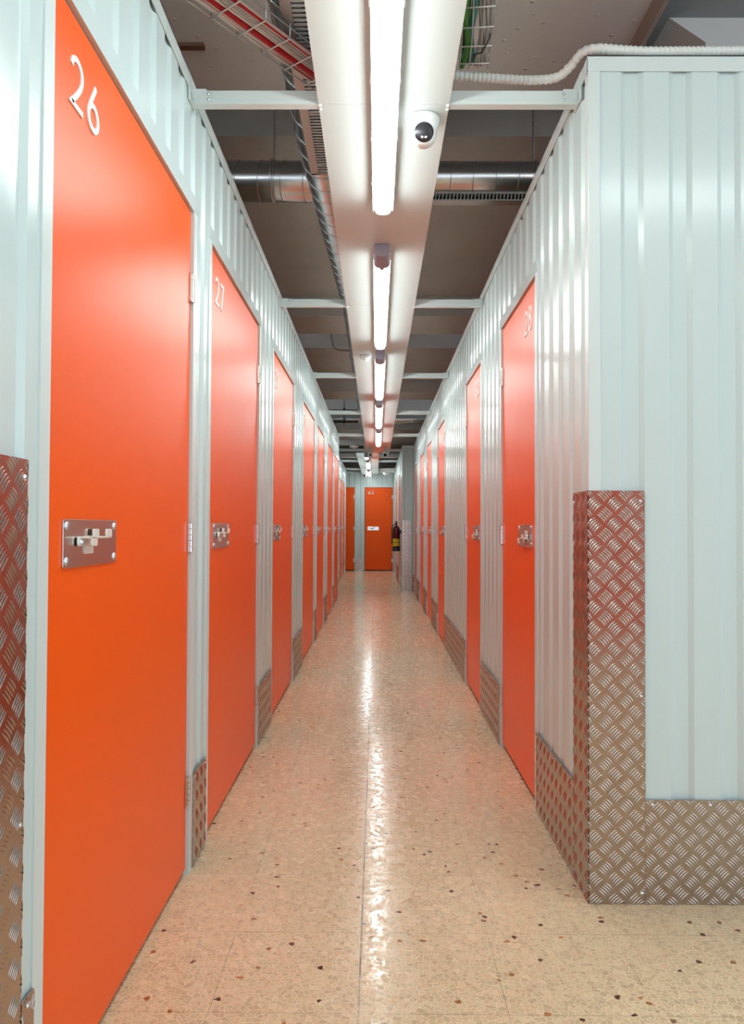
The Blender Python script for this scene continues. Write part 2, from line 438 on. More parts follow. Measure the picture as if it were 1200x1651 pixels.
# shared lock hardware (local: x along the plate, -y out of the door, z up, origin at plate centre)
PW, PH = 0.285, 0.093
def rbox(b, cx, cz, sx_, sz, y0, y1, r=0.004):
    pts = []
    for qx, qz, a0 in ((1, 1, 0), (-1, 1, 90), (-1, -1, 180), (1, -1, 270)):
        for k in range(4):
            a = math.radians(a0 + 30*k)
            pts.append((cx + qx*(sx_/2 - r) + r*math.cos(a), cz + qz*(sz/2 - r) + r*math.sin(a)))
    n = len(pts)
    b.add([(x, y0, z) for x, z in pts] + [(x, y1, z) for x, z in pts],
          [tuple(range(n)), tuple(range(n, 2*n))[::-1]] + [(i, (i+1) % n, n+(i+1) % n, n+i) for i in range(n)])
proto_plate = MB(); rbox(proto_plate, 0, 0, PW, PH, -0.0035, 0.0, 0.005)
def screw_mesh(r=0.006):
    s = MB(); A = Matrix.Rotation(PI/2, 3, 'X')
    s.lathe([(r*1.15, 0.0), (r*1.1, 0.0012), (r*0.85, 0.0034), (r*0.45, 0.0046), (0.0003, 0.005)], 14, A)
    return s
def bolt_mesh(flip):
    s = MB(); k = -1 if flip else 1
    X = lambda u: (u - PW/2) * k
    Zz = lambda z: z * k
    def tab(u, z, y, h=0.018): rbox(s, X(u), Zz(z), 0.031, h, y, y - 0.004, 0.0045)
    def bar(u0, u1, z0, z1, y0, y1): s.box((X(u0), y0, Zz(z0)), (X(u1), y1, Zz(z1)))
    rbox(s, X(0.122), Zz(-0.004), 0.046, 0.036, -0.003, -0.006, 0.004)       # base of the staple
    tab(0.072, 0.003, -0.006); bar(0.064, 0.192, 0.009, 0.0125, -0.004, -0.026)
    tab(0.145, 0.019, -0.008); tab(0.099, 0.003, -0.022); tab(0.180, 0.019, -0.022)
    return s
def hinge_mesh():
    s = MB()
    for k in range(5): s.tube([(0, 0, k*0.0182), (0, 0, k*0.0182 + 0.0166)], 0.0062, 12)
    s.box((-0.022, 0.002, 0.0), (0.0, 0.006, 0.089)); s.box((0.0, 0.002, 0.0), (0.022, 0.006, 0.089))
    return s
meshes = {}
def shared(key, mk, name, m, parent, loc, bevel=0):
    if key in meshes:
        o = bpy.data.objects.new(name, meshes[key].data); C.objects.link(o); o.parent = parent; o.location = loc
        for md in meshes[key].modifiers:
            b_ = o.modifiers.new('bevel', 'BEVEL'); b_.width = md.width; b_.segments = md.segments; b_.limit_method = 'ANGLE'
        return o
    o = mk.build(name, m, parent, bevel=bevel, loc=loc); meshes[key] = o; return o

def make_door(num, W, loc, rz, lock_left, label, group, small=False):
    r = empty('storage_door', loc, rz); tag(r, label, 'door', group)
    b = MB(); b.box((0.006 if lock_left else 0.002, 0.004, 0.020), (W - (0.002 if lock_left else 0.006), 0.040, HD))
    b.build('door_leaf', MORANGE, r, bevel=0.0035)
    y = 0.004
    # number, two digits 10 cm tall
    b = MB(); size = 0.098; adv = 0.083
    x0 = 0.078 if lock_left else W - 0.078 - adv*2 + 0.018
    for i, ch in enumerate(num):
        for j, (pts, closed) in enumerate(GLYPH[ch]):
            stroke(b, pts, closed, (x0 + i*adv, 1.888), size, 0.0115, y, y - 0.003 - 0.0005*j)
    o = b.build('door_number', MNUM, r)
    px = 0.067 + PW/2 if lock_left else W - 0.067 - PW/2
    pl = shared('plate', proto_plate, 'lock_plate', MSTEEL, r, (px, y, 1.046), 0.0008)
    for sx_, sz in ((-1, -1), (-1, 1), (1, -1), (1, 1)):
        shared('screw', screw_mesh(0.0075), 'screw', MSCREW, pl, (sx_*(PW/2 - 0.014), -0.003, sz*(PH/2 - 0.013)))
    shared('bolt%d' % lock_left, bolt_mesh(not lock_left), 'slide_bolt', MBOLT, pl, (0, 0, 0), 0.0008)
    k = 1 if lock_left else -1
    shared('screw', screw_mesh(0.0075), 'screw', MSCREW, pl, ((0.072 - PW/2)*k, -0.010, 0.002*k))
    hx = W + 0.002 if lock_left else -0.002
    for hz in (0.214, 1.0, 1.783):
        shared('hinge', hinge_mesh(), 'hinge', MSTEEL, r, (hx, -0.003, hz))
    return r
gl = 'orange storage doors'
ordn = ['nearest', 'second', 'third', 'fourth', 'fifth', 'sixth', 'seventh']
for i, ((a, c_), n_) in enumerate(zip(DL, ('26', '27', '29', '31', '33', '35', '37'))):
    lab = ['wide orange storage door nearest the camera in the left wall, white number 26',
           'second wide orange door along the left wall, white number 27',
           'third wide orange door along the left wall, white number 29'][i] if i < 3 else \
          '%s orange storage door along the left wall counted from the camera' % ordn[i]
    make_door(n_, c_ - a, (XL, a, 0), PI/2, True, lab, gl)
for i, ((a, c_), n_) in enumerate(zip(DR, ('28', '30', '32', '34', '36', '38'))):
    lab = 'nearest narrow orange door in the right wall beside the tall tread plate corner, number 28' if i == 0 else \
          '%s narrow orange storage door along the right wall counted from the camera' % ordn[i]
    make_door(n_, c_ - a, (XR, c_, 0), -PI/2, False, lab, gl)
for i, ((a, c_), n_) in enumerate(zip(DL2, ('39', '41'))):
    make_door(n_, c_ - a, (XL2, a, 0), PI/2, True, ['first', 'last'][i] + ' orange door in the set-back far stretch of the left wall', gl)
for i, ((a, c_), n_) in enumerate(zip(DR2, ('40', '42'))):
    make_door(n_, c_ - a, (XR2, c_, 0), -PI/2, False, ['orange door just behind the fire extinguisher in the far right wall',
              'last orange door in the far right wall beside the end wall'][i], gl)
make_door('43', DE[0][1] - DE[0][0], (DE[0][0], YE, 0), 0, True, 'darker orange door in the end wall, half hidden by the left wall', gl)
make_door('24', 0.95, (2.60, -2.60, 0), PI, False, 'orange storage door behind the camera, number 24', gl)
make_door('44', DE[1][1] - DE[1][0], (DE[1][0], YE, 0), 0, True, 'orange door facing the camera at the corridor end, white number 44', gl)

# ------------------------------------------------------------------ tread plate
def tread(b, put, W, H, u0=0.0, v0=0.0, th=0.003, per=0.060):
    """put(u, v, n) -> world; five raised bars per group, groups turned by a right angle in turn"""
    b.add([put(u, v, n) for n in (0, th) for u, v in ((0, 0), (W, 0), (W, H), (0, H))],
          [(0,3,2,1),(4,5,6,7),(0,1,5,4),(1,2,6,5),(2,3,7,6),(3,0,4,7)])
    s2 = math.sqrt(0.5); ln, wd, hh, sp_ = 0.0170, 0.0023, 0.0016, 0.0074
    cl = lambda q, m_: max(0.0, min(m_, q))
    for i in range(-1, int(W/per) + 2):
        for j in range(-1, int(H/per) + 2):
            for par in (0, 1):
                cu, cv = (i + 0.5*par)*per + u0, (j + 0.5*par)*per + v0
                if not (-0.02 < cu < W + 0.02 and -0.02 < cv < H + 0.02): continue
                d = (s2, -s2) if par == 0 else (s2, s2); q = (-d[1], d[0])
                for k in (-2, -1, 0, 1, 2):
                    ou, ov = cu + q[0]*k*sp_, cv + q[1]*k*sp_
                    if not (-0.008 < ou < W + 0.008 and -0.008 < ov < H + 0.008): continue
                    sec = []
                    for t in (-1, -0.6, 0, 0.6, 1):
                        ww = wd*math.sqrt(max(0, 1 - t*t)) + 0.00015; hz = th + hh*(1 - t*t)
                        bow = 0.0022*(1 - t*t)
                        mu, mv = ou + d[0]*ln*t + q[0]*bow, ov + d[1]*ln*t + q[1]*bow
                        sec += [put(cl(mu - q[0]*ww, W), cl(mv - q[1]*ww, H), th),
                                put(cl(mu - q[0]*ww*.5, W), cl(mv - q[1]*ww*.5, H), th + (hz-th)*.8),
                                put(cl(mu + q[0]*ww*.5, W), cl(mv + q[1]*ww*.5, H), th + (hz-th)*.8),
                                put(cl(mu + q[0]*ww, W), cl(mv + q[1]*ww, H), th)]
                    F = []
                    for a in range(4):
                        for e in range(3): F.append((a*4+e, a*4+e+1, a*4+4+e+1, a*4+4+e))
                    b.add(sec, F, True)

def rivets(parent, put, pts, r=0.005):
    for u, v in pts:
        b = MB()
        V = [put(u + r*math.cos(2*PI*k/10), v + r*math.sin(2*PI*k/10), 0.003) for k in range(10)] + \
            [put(u + r*.6*math.cos(2*PI*k/10), v + r*.6*math.sin(2*PI*k/10), 0.006) for k in range(10)]
        b.add(V, [(k, (k+1) % 10, 10+(k+1) % 10, 10+k) for k in range(10)] + [tuple(range(10, 20))], True)
        b.build('rivet', MSCREW, parent)

gk = 'tread plate kick strips'
def kick(put, W, H, label, u0=0.02, far=0.0):
    e = MB(); tread(e, put, W, H, u0)
    o = e.build('kick_plate', MTREAD); tag(o, label, 'kick plate', gk)
    n_ = max(2, int(W/0.142))
    if far < 7.0: rivets(o, put, [(0.02 + (W-0.04)*k/(n_-1), H - 0.014) for k in range(n_)])
    return o
KH = 0.297
def kl(a, c_, lab): return kick(lambda u, v, n: (XL + 0.0045 + n, a + u, v + 0.001), c_ - a, KH, lab, far=a)
def kr(a, c_, lab): return kick(lambda u, v, n: (XR - 0.0045 - n, a + u, v + 0.001), c_ - a, KH, lab, far=a)
kl(1.243, DL[0][0] - JW, 'small tread plate kick strip between the left corner guard and the nearest door')
labs = ['tread plate kick strip on the left wall between doors 26 and 27', 'tread plate kick strip left, just beyond the second door',
        'tread plate kick strip left, just beyond the third door', 'narrow tread plate kick strip left, just beyond the fourth door',
        'tread plate kick strip left, just beyond the fifth door', 'tread plate kick strip left, beyond the sixth door']
for (p, q), lb in zip(zip(DL, DL[1:]), labs): kl(p[1] + JW, q[0] - JW, lb)
kr(2.352, DR[0][0] - JW, 'tread plate kick strip between the tall right corner guard and door 28')
labs = ['tread plate kick strip on the right wall just beyond the nearest right door', 'longest tread plate kick strip on the right wall, beyond the second right door',
        'tread plate kick strip right, just beyond the third right door', 'tread plate kick strip right, just beyond the fourth right door',
        'tread plate kick strip right, just beyond the fifth right door']
for (p, q), lb in zip(zip(DR, DR[1:]), labs): kr(p[1] + JW, q[0] - JW, lb)
kr(DR[-1][1] + JW, YR1 - 0.01, 'short tread plate kick strip at the far end of the right wall')
kick(lambda u, v, n: (0.777 + u, YR0 - 0.0055 - n, v + 0.001), 1.7, KH, 'tread plate kick strip along the pale wall facing the camera', 0.012)
kick(lambda u, v, n: (-0.516 + u, YE - 0.0045 - n, v + 0.001), 0.155, KH, 'small tread plate kick strip between the two doors of the end wall', far=18)
kick(lambda u, v, n: (0.59 + u, YR1 - 0.0045 - n, v + 0.001), 0.028, KH, 'sliver of tread plate beside the far corner guard', far=12)
for a, c_, lb in ((DR2[0][1] + JW, DR2[1][0] - JW, 'tread plate kick strip under the far right wall between its two doors'), ):
    kick(lambda u, v, n: (XR2 - 0.0045 - n, a + u, v + 0.001), c_ - a, KH, lb, far=14)

def guard(label, putA, putB, W, H, WB=None, rv=True):
    e = MB(); tread(e, putA, W, H, -0.010, -0.022); tread(e, putB, WB or W, H, -0.010, -0.022)
    o = e.build('corner_guard', MTREAD); tag(o, label, 'corner guard', 'tread plate corner guards')
    for pt in (putA, putB): rivets(o, pt, [(W - 0.012, H - 0.03), (W - 0.012, H/2), (W - 0.012, 0.03)])
    return o
GH = 1.188
guard('tall tread plate guard wrapping the corner of the pale wall on the right',
      lambda u, v, n: (XR - 0.0085 + u, YR0 - 0.0055 - n, v + 0.001), lambda u, v, n: (XR - 0.0045 - n, YR0 - 0.0085 + u, v + 0.001), 0.166, GH, 0.160)
guard('tall tread plate guard at the very left edge before the nearest door',
      lambda u, v, n: (XL + 0.0045 + n, YL0 - 0.0085 + u, v + 0.001), lambda u, v, n: (XL + 0.0085 - u, YL0 - 0.0055 - n, v + 0.001), 0.163, GH)
guard('far tread plate corner guard below the step in the right wall beside the extinguisher',
      lambda u, v, n: (XR2 - 0.0085 + u, YR1 - 0.0055 - n, v + 0.001), lambda u, v, n: (XR2 - 0.0045 - n, YR1 - 0.0085 + u, v + 0.001), 0.165, 1.2)

# ------------------------------------------------------------------ hanging light panels
ZT = 2.385
BR = [2.30, 4.43, 6.56, 8.69, 10.82, 12.95]
def tray(name, x0, x1, cuts, label):
    r = empty(name, ((x0+x1)/2, cuts[0], ZT)); tag(r, label, 'ceiling panel')
    for a, c_ in zip(cuts, cuts[1:]):
        b = MB(); g = 0.001
        cx = (x0+x1)/2
        b.box((x0 - cx, a + g - cuts[0], 0), (x1 - cx, c_ - g - cuts[0], 0.003))
        b.box((x0 - cx, a + g - cuts[0], 0.003), (x0 - cx + 0.003, c_ - g - cuts[0], 0.045))
        b.box((x1 - cx - 0.003, a + g - cuts[0], 0.003), (x1 - cx, c_ - g - cuts[0], 0.045))
        b.build('panel', MTRAY, r)
    return r
TX0, TX1 = -0.186, 0.218
tray('ceiling_panel', TX0, TX1, [-1.96, 0.17] + BR + [13.2], 'long glossy white ceiling panel carrying the nearest five tube lights')
tray('ceiling_panel', -0.375, 0.03, [13.21, 15.08, 17.21, 18.6], 'far glossy white ceiling panel offset to the left beyond the first')

# ------------------------------------------------------------------ tube lights
def lamp_protos():
    LL = 1.85
    body = MB(); body.prism([(-0.030, 0.0), (0.030, 0.0), (0.0405, -0.012), (0.0405, -0.036), (0.036, -0.036), (0.036, -0.030), (-0.036, -0.030), (-0.036, -0.036), (-0.0405, -0.036), (-0.0405, -0.012)], 0.09, LL - 0.03, 1)
    def sect(w_, h_): return [(w_*math.copysign(abs(math.cos(a))**0.55, math.cos(a)), -0.031 - (h_ - 0.012)*math.sin(a)**0.6 if a < 3.14 else -0.031) for a in [PI*k/12 for k in range(13)]]
    dif = MB(); n = 13; V = []; F = []
    stations = [(0.10, 1.0), (LL - 0.11, 1.0), (LL - 0.075, 0.93), (LL - 0.05, 0.7), (LL - 0.035, 0.4)]
    for y, k in stations: V += [(x*k, y, z if k == 1 else -0.031 + (z + 0.031)*k) for x, z in sect(0.0345, 0.052)]
    for i in range(len(stations)-1):
        for k in range(n-1): F.append((i*n+k, i*n+k+1, (i+1)*n+k+1, (i+1)*n+k))
    dif.add(V, F, True); dif.add(V[:n], [tuple(range(n))]); dif.add(V[-n:], [tuple(range(n))])
    dif.add([V[0], V[n], V[n-1], V[2*n-1]], [(0, 1, 3, 2)])
    cap = MB(); V = []
    st = [(0.0, 0.80), (0.02, 0.93), (0.06, 1.0), (0.112, 1.08)]
    for y, k in st: V += [(x*k, y, -0.010 + (z + 0.010)*k) for x, z in sect(0.0365, 0.053)] 
    cap.add(V, [(i*n+q, i*n+q+1, (i+1)*n+q+1, (i+1)*n+q) for i in range(3) for q in range(n-1)], True)
    cap.add(V[:n], [tuple(range(n))]); cap.box((-0.034, 0.005, -0.036), (0.034, 0.112, -0.001))
    clip = MB(); rbox(clip, 0, 0, 0.020, 0.05, 0.0, 0.003, 0.006)
    clips = MB(); clips.box((-0.002, 0, -0.030), (0.002, 0.022, -0.004))
    end = MB(); V = []
    for y, k in ((LL - 0.11, 1.04), (LL - 0.06, 0.98), (LL - 0.02, 0.72), (LL, 0.35)): V += [(x*k, y, -0.016 + (z + 0.018)*k*0.55) for x, z in sect(0.038, 0.052)]
    end.add(V, [(i*n+q, i*n+q+1, (i+1)*n+q+1, (i+1)*n+q) for i in range(3) for q in range(n-1)], True)
    return body, dif, cap, clip, clips, end
P_ = lamp_protos(); lamp0 = None
def lamp(x, y, z, rz, label, sc=1.0):
    global lamp0
    r = empty('tube_light', (x, y, z), rz); tag(r, label, 'tube light', 'ceiling tube lights')
    if lamp0 is None:
        P_[0].build('body', MPLASTIC, r); P_[1].build('diffuser', MDIFF, r); P_[2].build('end_cap', MGREYP, r)
        o = P_[3].build('latch', MGREYP, r, loc=(0, 0.128, -0.071)); o.rotation_euler = (PI/2*1.0, 0, 0)
        
        for y_ in (0.30, 0.62, 0.94, 1.26, 1.58):
            for s_ in (-1, 1): shared('clip', P_[4], 'clip', MPLASTIC, r, (s_*0.0425, y_, 0))
        P_[5].build('end_cap', MPLASTIC, r)
        lamp0 = r
    else:
        for ch in list(lamp0.children): copy_part(ch, r)
    if sc != 1.0: r.scale = (1, sc, 1)
    return r
ZL = ZT - 0.001
for y, lb in ((1.18, 'nearest lit tube light, cut by the top of the frame'), (3.44, 'second lit tube light from the camera on the long panel'),
              (5.55, 'third lit tube light from the camera on the long panel'), (7.66, 'fourth lit tube light from the camera on the long panel'),
              (9.76, 'fifth lit tube light, last one on the long panel')):
    lamp(0.019, y, ZL, 0, lb)
lamp(-0.18, 14.3, ZL, 0, 'lit tube light nearer of the two on the far offset panel')
lamp(-0.18, 16.62, ZL, 0, 'last lit tube light near the end wall on the far offset panel')
lamp(-0.19, 13.3, ZL, 0, 'short lit tube light starting the far offset panel', 0.26)
# lamps of the cross aisle and the lobby behind the camera
lamp(0.019, -0.93, ZL, 0, 'lit tube light on the long panel above the camera')
lamp(2.75, 0.75, 2.75, PI/2, 'lit tube light across the aisle in front of the pale right wall')
lamp(-0.9, 0.75, 2.75, PI/2, 'lit tube light across the aisle in front of the left corner')

# ------------------------------------------------------------------ cross braces
gb = 'white cross braces'
def brace(y, xa, xb, wall_side, label):
    r = empty('cross_brace', (xa, y, ZT)); tag(r, label, 'cross brace', gb)
    L_ = xb - xa; b = MB()
    b.box((0, 0.0, 0.0), (L_, 0.003, 0.042)); b.box((0, 0.003, 0.0), (L_, 0.03, 0.003)); b.box((0, 0.003, 0.039), (L_, 0.03, 0.042))
    b.box((0, -0.0012, 0.013), (L_, 0.0, 0.029))
    b.build('channel', MTRIM, r)
    k = 0.10
    b = MB()
    if wall_side < 0:
        b.prism([(-0.006, 0.045), (0.045, 0.045), (0.075, -0.002), (0.016, -0.002)], -0.004, -0.0015, 1)
        b.box((-0.004, -0.03, 0.0), (-0.001, 0.05, 0.085))
    else:
        b.prism([(L_ + 0.006, 0.045), (L_ - 0.045, 0.045), (L_ - 0.06, -0.002), (L_ - 0.016, -0.002)], -0.004, -0.0015, 1)
        b.box((L_ + 0.001, -0.03, 0.0), (L_ + 0.004, 0.05, 0.085))
    br = b.build('bracket', MTRIM, r)
    sx_ = 0.052 if wall_side < 0 else L_ - 0.045
    for z in (0.012, 0.030): shared('bscrew', screw_mesh(0.0045), 'screw', MSCREW, br, (sx_, -0.004, z))
    tx = L_ + 0.006 if wall_side < 0 else -0.006
    for dy in (0.004, 0.026):
        o = shared('tscrew', screw_mesh(0.0055), 'screw', MPLASTIC, r, (tx, dy, -0.0005)); o.rotation_euler = (PI/2, 0, 0)
    return r
nm = ['nearest', 'second', 'third', 'fourth', 'fifth', 'sixth']
for i, y in enumerate(BR):
    xa = XL + 0.006 if y < YL1 else XL2 + 0.006
    brace(y, xa, TX0 - 0.002, -1, '%s white cross brace from the left wall top to the light panel' % nm[i])
    brace(y, TX1 + 0.002, (XR if y < YR1 else XR2) - 0.006, 1, '%s white cross brace from the light panel to the right wall top' % nm[i])
for i, y in enumerate((15.08, 17.21)):
    brace(y, XL2 + 0.006, -0.377, -1, ['white cross brace over the far offset panel, left part', 'rearmost white cross brace, left part, near the end wall'][i])
    brace(y, 0.032, XR2 - 0.006, 1, ['white cross brace beside the far offset panel, right part', 'rearmost white cross brace, right part, near the end wall'][i])

# ------------------------------------------------------------------ cameras and sensors
def dome_camera(loc, rz, label):
    r = empty('dome_camera', loc, rz); tag(r, label, 'security camera', 'white dome cameras')
    b = MB(); b.lathe([(0.0005, 0.0), (0.054, 0.0), (0.0545, -0.006), (0.053, -0.012), (0.047, -0.034), (0.040, -0.052), (0.030, -0.060), (0.0005, -0.060)], 36)
    b.build('housing', MPLASTIC, r)
    A = Matrix.Rotation(math.radians(90 - 12), 3, 'X')      # local z of the eye -> outwards (-y), a little downwards
    A = Matrix.Rotation(math.radians(12), 3, 'X') @ Matrix.Rotation(PI/2, 3, 'X')
    O = (0, -0.012, -0.056)
    b = MB(); R_ = 0.042
    b.lathe([(0.0005, -R_)] + [(R_*math.sin(t), -R_*math.cos(t)) for t in [PI*k/16 for k in range(1, 12)]] + [(0.0315, 0.0280), (0.0005, 0.0280)], 32, A, O)
    eye = b.build('eyeball', MPLASTIC, r)
    b = MB(); b.lathe([(0.0305, 0.0278), (0.0305, 0.0300), (0.023, 0.0335), (0.012, 0.0352), (0.0005, 0.0358)], 32, A, O); b.build('lens_window', MBLACK, eye)
    for dx in (-0.0055, 0.0055):
        b = MB(); b.lathe([(0.0045, 0.030), (0.0045, 0.0346), (0.0003, 0.0352)], 12, A, Vector(O) + A @ Vector((dx, -0.015, 0.0)))
        b.build('indicator_lamp', MPLASTIC, eye)
    return r
dome_camera((0.142, 2.385, ZT - 0.001), 0.02, 'white dome camera under the light panel beside the nearest tube light')
dome_camera((0.160, 13.0, ZT - 0.001), -0.6, 'far white dome camera at the end of the long light panel')
dome_camera((-0.285, 18.3, ZT - 0.001), -0.3, 'farthest white dome camera above the end wall doors')
def puck(loc, r_, h, label, cat='motion sensor'):
    r = empty('motion_sensor' if cat == 'motion sensor' else 'smoke_detector', loc); tag(r, label, cat)
    b = MB(); b.lathe([(0.0005, 0), (r_, 0), (r_, -h*0.7), (r_*0.9, -h*0.92), (r_*0.5, -h), (0.0005, -h)], 28); b.build('housing', MPLASTIC, r)
    b = MB(); b.lathe([(r_*0.42, -h*0.98), (r_*0.36, -h*1.2), (r_*0.18, -h*1.36), (0.0005, -h*1.4)], 20); b.build('lens', MPLASTIC, r)
    return r
puck((-0.094, 5.70, ZT - 0.001), 0.038, 0.03, 'round white motion sensor under the light panel left of the third tube light')
b = MB(); b.box((-0.045, -0.03, -0.10), (0.045, 0.03, 0.0)); r = empty('motion_sensor', (-0.12, 13.05, ZT - 0.001))
tag(r, 'small boxy white sensor hanging at the end of the long light panel', 'motion sensor'); b.build('housing', MPLASTIC, r, bevel=0.008)
b = MB(); b.lathe([(0.018, 0.03), (0.014, 0.038), (0.0005, 0.04)], 16, Matrix.Rotation(PI/2, 3, 'X'), (0, 0, -0.055)); b.build('lens', MBLACK, r)
b = MB(); b.box((-0.75, 12.55, 2.455), (-0.16, 12.68, 2.54)); tag(b.build('cable_trunking', MTRIM, bevel=0.004), 'white cable trunking across the left gap just beyond the left wall', 'trunking')
puck((-0.39, 12.60, 2.454), 0.075, 0.045, 'white smoke detector under the trunking beyond the left wall', 'smoke detector')
b = MB(); b.box((0.06, 17.85, 2.38), (0.42, 17.98, 2.44)); tag(b.build('cable_trunking', MTRIM, bevel=0.004), 'white trunking right of the far offset panel near the end wall', 'trunking')
puck((0.21, 17.9, 2.379), 0.07, 0.05, 'white smoke detector under the trunking near the end wall', 'smoke detector')

# ------------------------------------------------------------------ ducts
def spiral(b, pts, r, step=0.13, n=28, phase=0.0):
    b.tube(pts, r, n)
    pts = [Vector(p) for p in pts]
    acc = phase
    for a, c_ in zip(pts, pts[1:]):
        L_ = (c_ - a).length; t = (c_ - a).normalized()
        u = t.orthogonal().normalized(); v_ = t.cross(u); s = acc
        while s < L_:
            o = a + t*s
            ring = [o + (u*math.cos(2*PI*k/n) + v_*math.sin(2*PI*k/n))*(r + 0.0015) + t*(0.014*math.cos(2*PI*k/n)) for k in range(n + 1)]
            b.tube(ring, 0.0022, 6, caps=False)
            s += step
        acc = s - L_
b = MB()
spiral(b, [(-0.238, -0.8, 2.68), (-0.236, 3.1, 2.68), (-0.150, 5.4, 2.68), (-0.157, 12.0, 2.68), (-0.157, 16.5, 2.68)], 0.10)
dl = b.build('ventilation_duct', MGALV)
tag(dl, 'long galvanised spiral duct running along the left of the light panel', 'duct')
b = MB(); z = 2.574
gx0, gx1, gy0, gy1 = -0.285, -0.10, 1.7, 3.17
for x in (gx0, gx1 - 0.014): b.box((x, gy0, z), (x + (0.032 if x == gx0 else 0.012), gy1, z + 0.02))
for y in (gy0, gy1 - 0.012): b.box((gx0, y, z), (gx1, y + 0.014, z + 0.02))
gr = b.build('grille_frame', MGRILLE, dl)
b = MB(); y = gy0 + 0.02
while y < gy1 - 0.02:
    b.add([(gx0+0.016, y, z+0.002), (gx1-0.012, y, z+0.002), (gx1-0.012, y+0.011, z+0.004), (gx0+0.016, y+0.011, z+0.004),
           (gx0+0.016, y, z+0.005), (gx1-0.012, y, z+0.005), (gx1-0.012, y+0.011, z+0.008), (gx0+0.016, y+0.011, z+0.008)],
          [(0,3,2,1),(4,5,6,7),(0,1,5,4),(1,2,6,5),(2,3,7,6),(3,0,4,7)]); y += 0.0205
b.build('grille_slats', MTRIM, gr)
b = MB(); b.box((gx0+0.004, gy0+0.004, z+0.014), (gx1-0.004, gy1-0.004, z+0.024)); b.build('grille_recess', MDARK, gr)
def band(b, c, axis, r):
    u = Vector((0, 0, 1)); v_ = Vector(axis).cross(u)
    b.tube([Vector(c) + (u*math.cos(2*PI*k/28) + v_*math.sin(2*PI*k/28))*r for k in range(29)], 0.006, 6, caps=False)
for y in (5.2, 7.0, 9.4, 11.0):
    b = MB(); band(b, (-0.152, y, 2.68), (0, 1, 0), 0.104); b.tube([(-0.152, y, 2.78), (-0.152, y, HC)], 0.004, 6)
    b.build('hanger_band', MGRILLE, dl)
b = MB(); spiral(b, [(-3.4, 3.86, 2.865), (-0.30, 3.86, 2.865)], 0.100, 0.115, phase=0.04)
d2 = b.build('ventilation_duct', MGALV); tag(d2, 'galvanised spiral duct crossing the left ceiling gap above the nearest door', 'duct')
b = MB(); band(b, (-0.545, 3.86, 2.865), (1, 0, 0), 0.105); band(b, (-0.535, 3.86, 2.865), (1, 0, 0), 0.105); b.tube([(-0.54, 3.86, 2.96), (-0.54, 3.86, HC + 1.2)], 0.005, 8)
b.build('hanger_band', MGALV, d2)
b = MB(); spiral(b, [(0.12, 3.86, 2.88), (3.2, 3.86, 2.88)], 0.085, 0.115, phase=0.03)
d3 = b.build('ventilation_duct', MGALV); tag(d3, 'galvanised spiral duct crossing the right ceiling gap above a slotted grille', 'duct')
b = MB(); band(b, (0.80, 3.86, 2.88), (1, 0, 0), 0.089); b.tube([(0.80, 3.86, 2.965), (0.80, 3.86, HC + 1.2)], 0.005, 8); b.build('hanger_band', MGALV, d3)
b = MB()
gz0, gz1, gyf = 2.755, 2.800, 3.83
b.box((0.15, gyf, gz1 - 0.010), (3.0, gyf + 0.06, gz1)); b.box((0.15, gyf, gz0), (3.0, gyf + 0.06, gz0 + 0.006))
g2 = b.build('grille_frame', MGRILLE, d3)
b = MB(); x = 0.16
while x < 1.4:
    b.prism([(x, gz0 + 0.005), (x + 0.006, gz0 + 0.005), (x + 0.010, gz1 - 0.009), (x + 0.004, gz1 - 0.009)], gyf + 0.002, gyf + 0.02, 1); x += 0.0185
b.build('grille_slats', MGRILLE, g2)
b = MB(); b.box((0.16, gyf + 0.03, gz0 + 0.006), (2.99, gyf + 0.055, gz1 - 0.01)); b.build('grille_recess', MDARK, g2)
for (xa, xb, lb) in ((-3.0, -0.28, 'far galvanised duct crossing the left ceiling gap between black pipes'), (-0.02, 3.0, 'far galvanised duct crossing the right ceiling gap')):
    b = MB(); spiral(b, [(xa, 12.4, 2.86), (xb, 12.4, 2.86)], 0.075, 0.14)
    o = tag(b.build('ventilation_duct', MGALV), lb, 'duct')
    x = xa + 0.9 if xa < -1 else xb - 1.9
    b = MB(); band(b, (x, 12.4, 2.86), (1, 0, 0), 0.079); b.tube([(x, 12.4, 2.935), (x, 12.4, HC + 1.2)], 0.005, 8); b.build('hanger_band', MGALV, o)
for zz, lb in ((2.95, 'upper black pipe crossing the far left ceiling gap'), (2.775, 'lower black pipe crossing the far left ceiling gap')):
    b = MB(); b.tube([(-3, 12.1, zz), (-0.3, 12.1, zz)], 0.022, 12)
    o = b.build('pipe', MBLACK); tag(o, lb, 'pipe')
    b = MB(); b.box((-0.545, 12.06, zz - 0.045), (-0.52, 12.14, zz + 0.045)); b.box((-0.538, 12.05, zz), (-0.528, 12.06, HC + 1.2)); b.build('clamp', MBLACK, o)
b = MB(); b.tube([(-0.555, 8.658, 4.34), (-0.545, 8.658, 3.64), (-0.535, 8.658, 3.29), (-0.51, 8.658, 3.165), (-0.49, 8.675, 3.142), (-0.44, 8.74, 3.14), (-0.25, 8.78, 3.14)], 0.011, 8)
tag(b.build('conduit_pipe', MGCAB), 'thin grey conduit bending round the ceiling edge left of the long duct', 'conduit')
b = MB(); b.box((-0.80, 2.90, 2.955), (-0.685, 2.93, 2.9695)); tag(b.build('wood_strip', MWOOD), 'thin brown wood strip stuck to the ceiling beam above the left wall', 'wood strip')

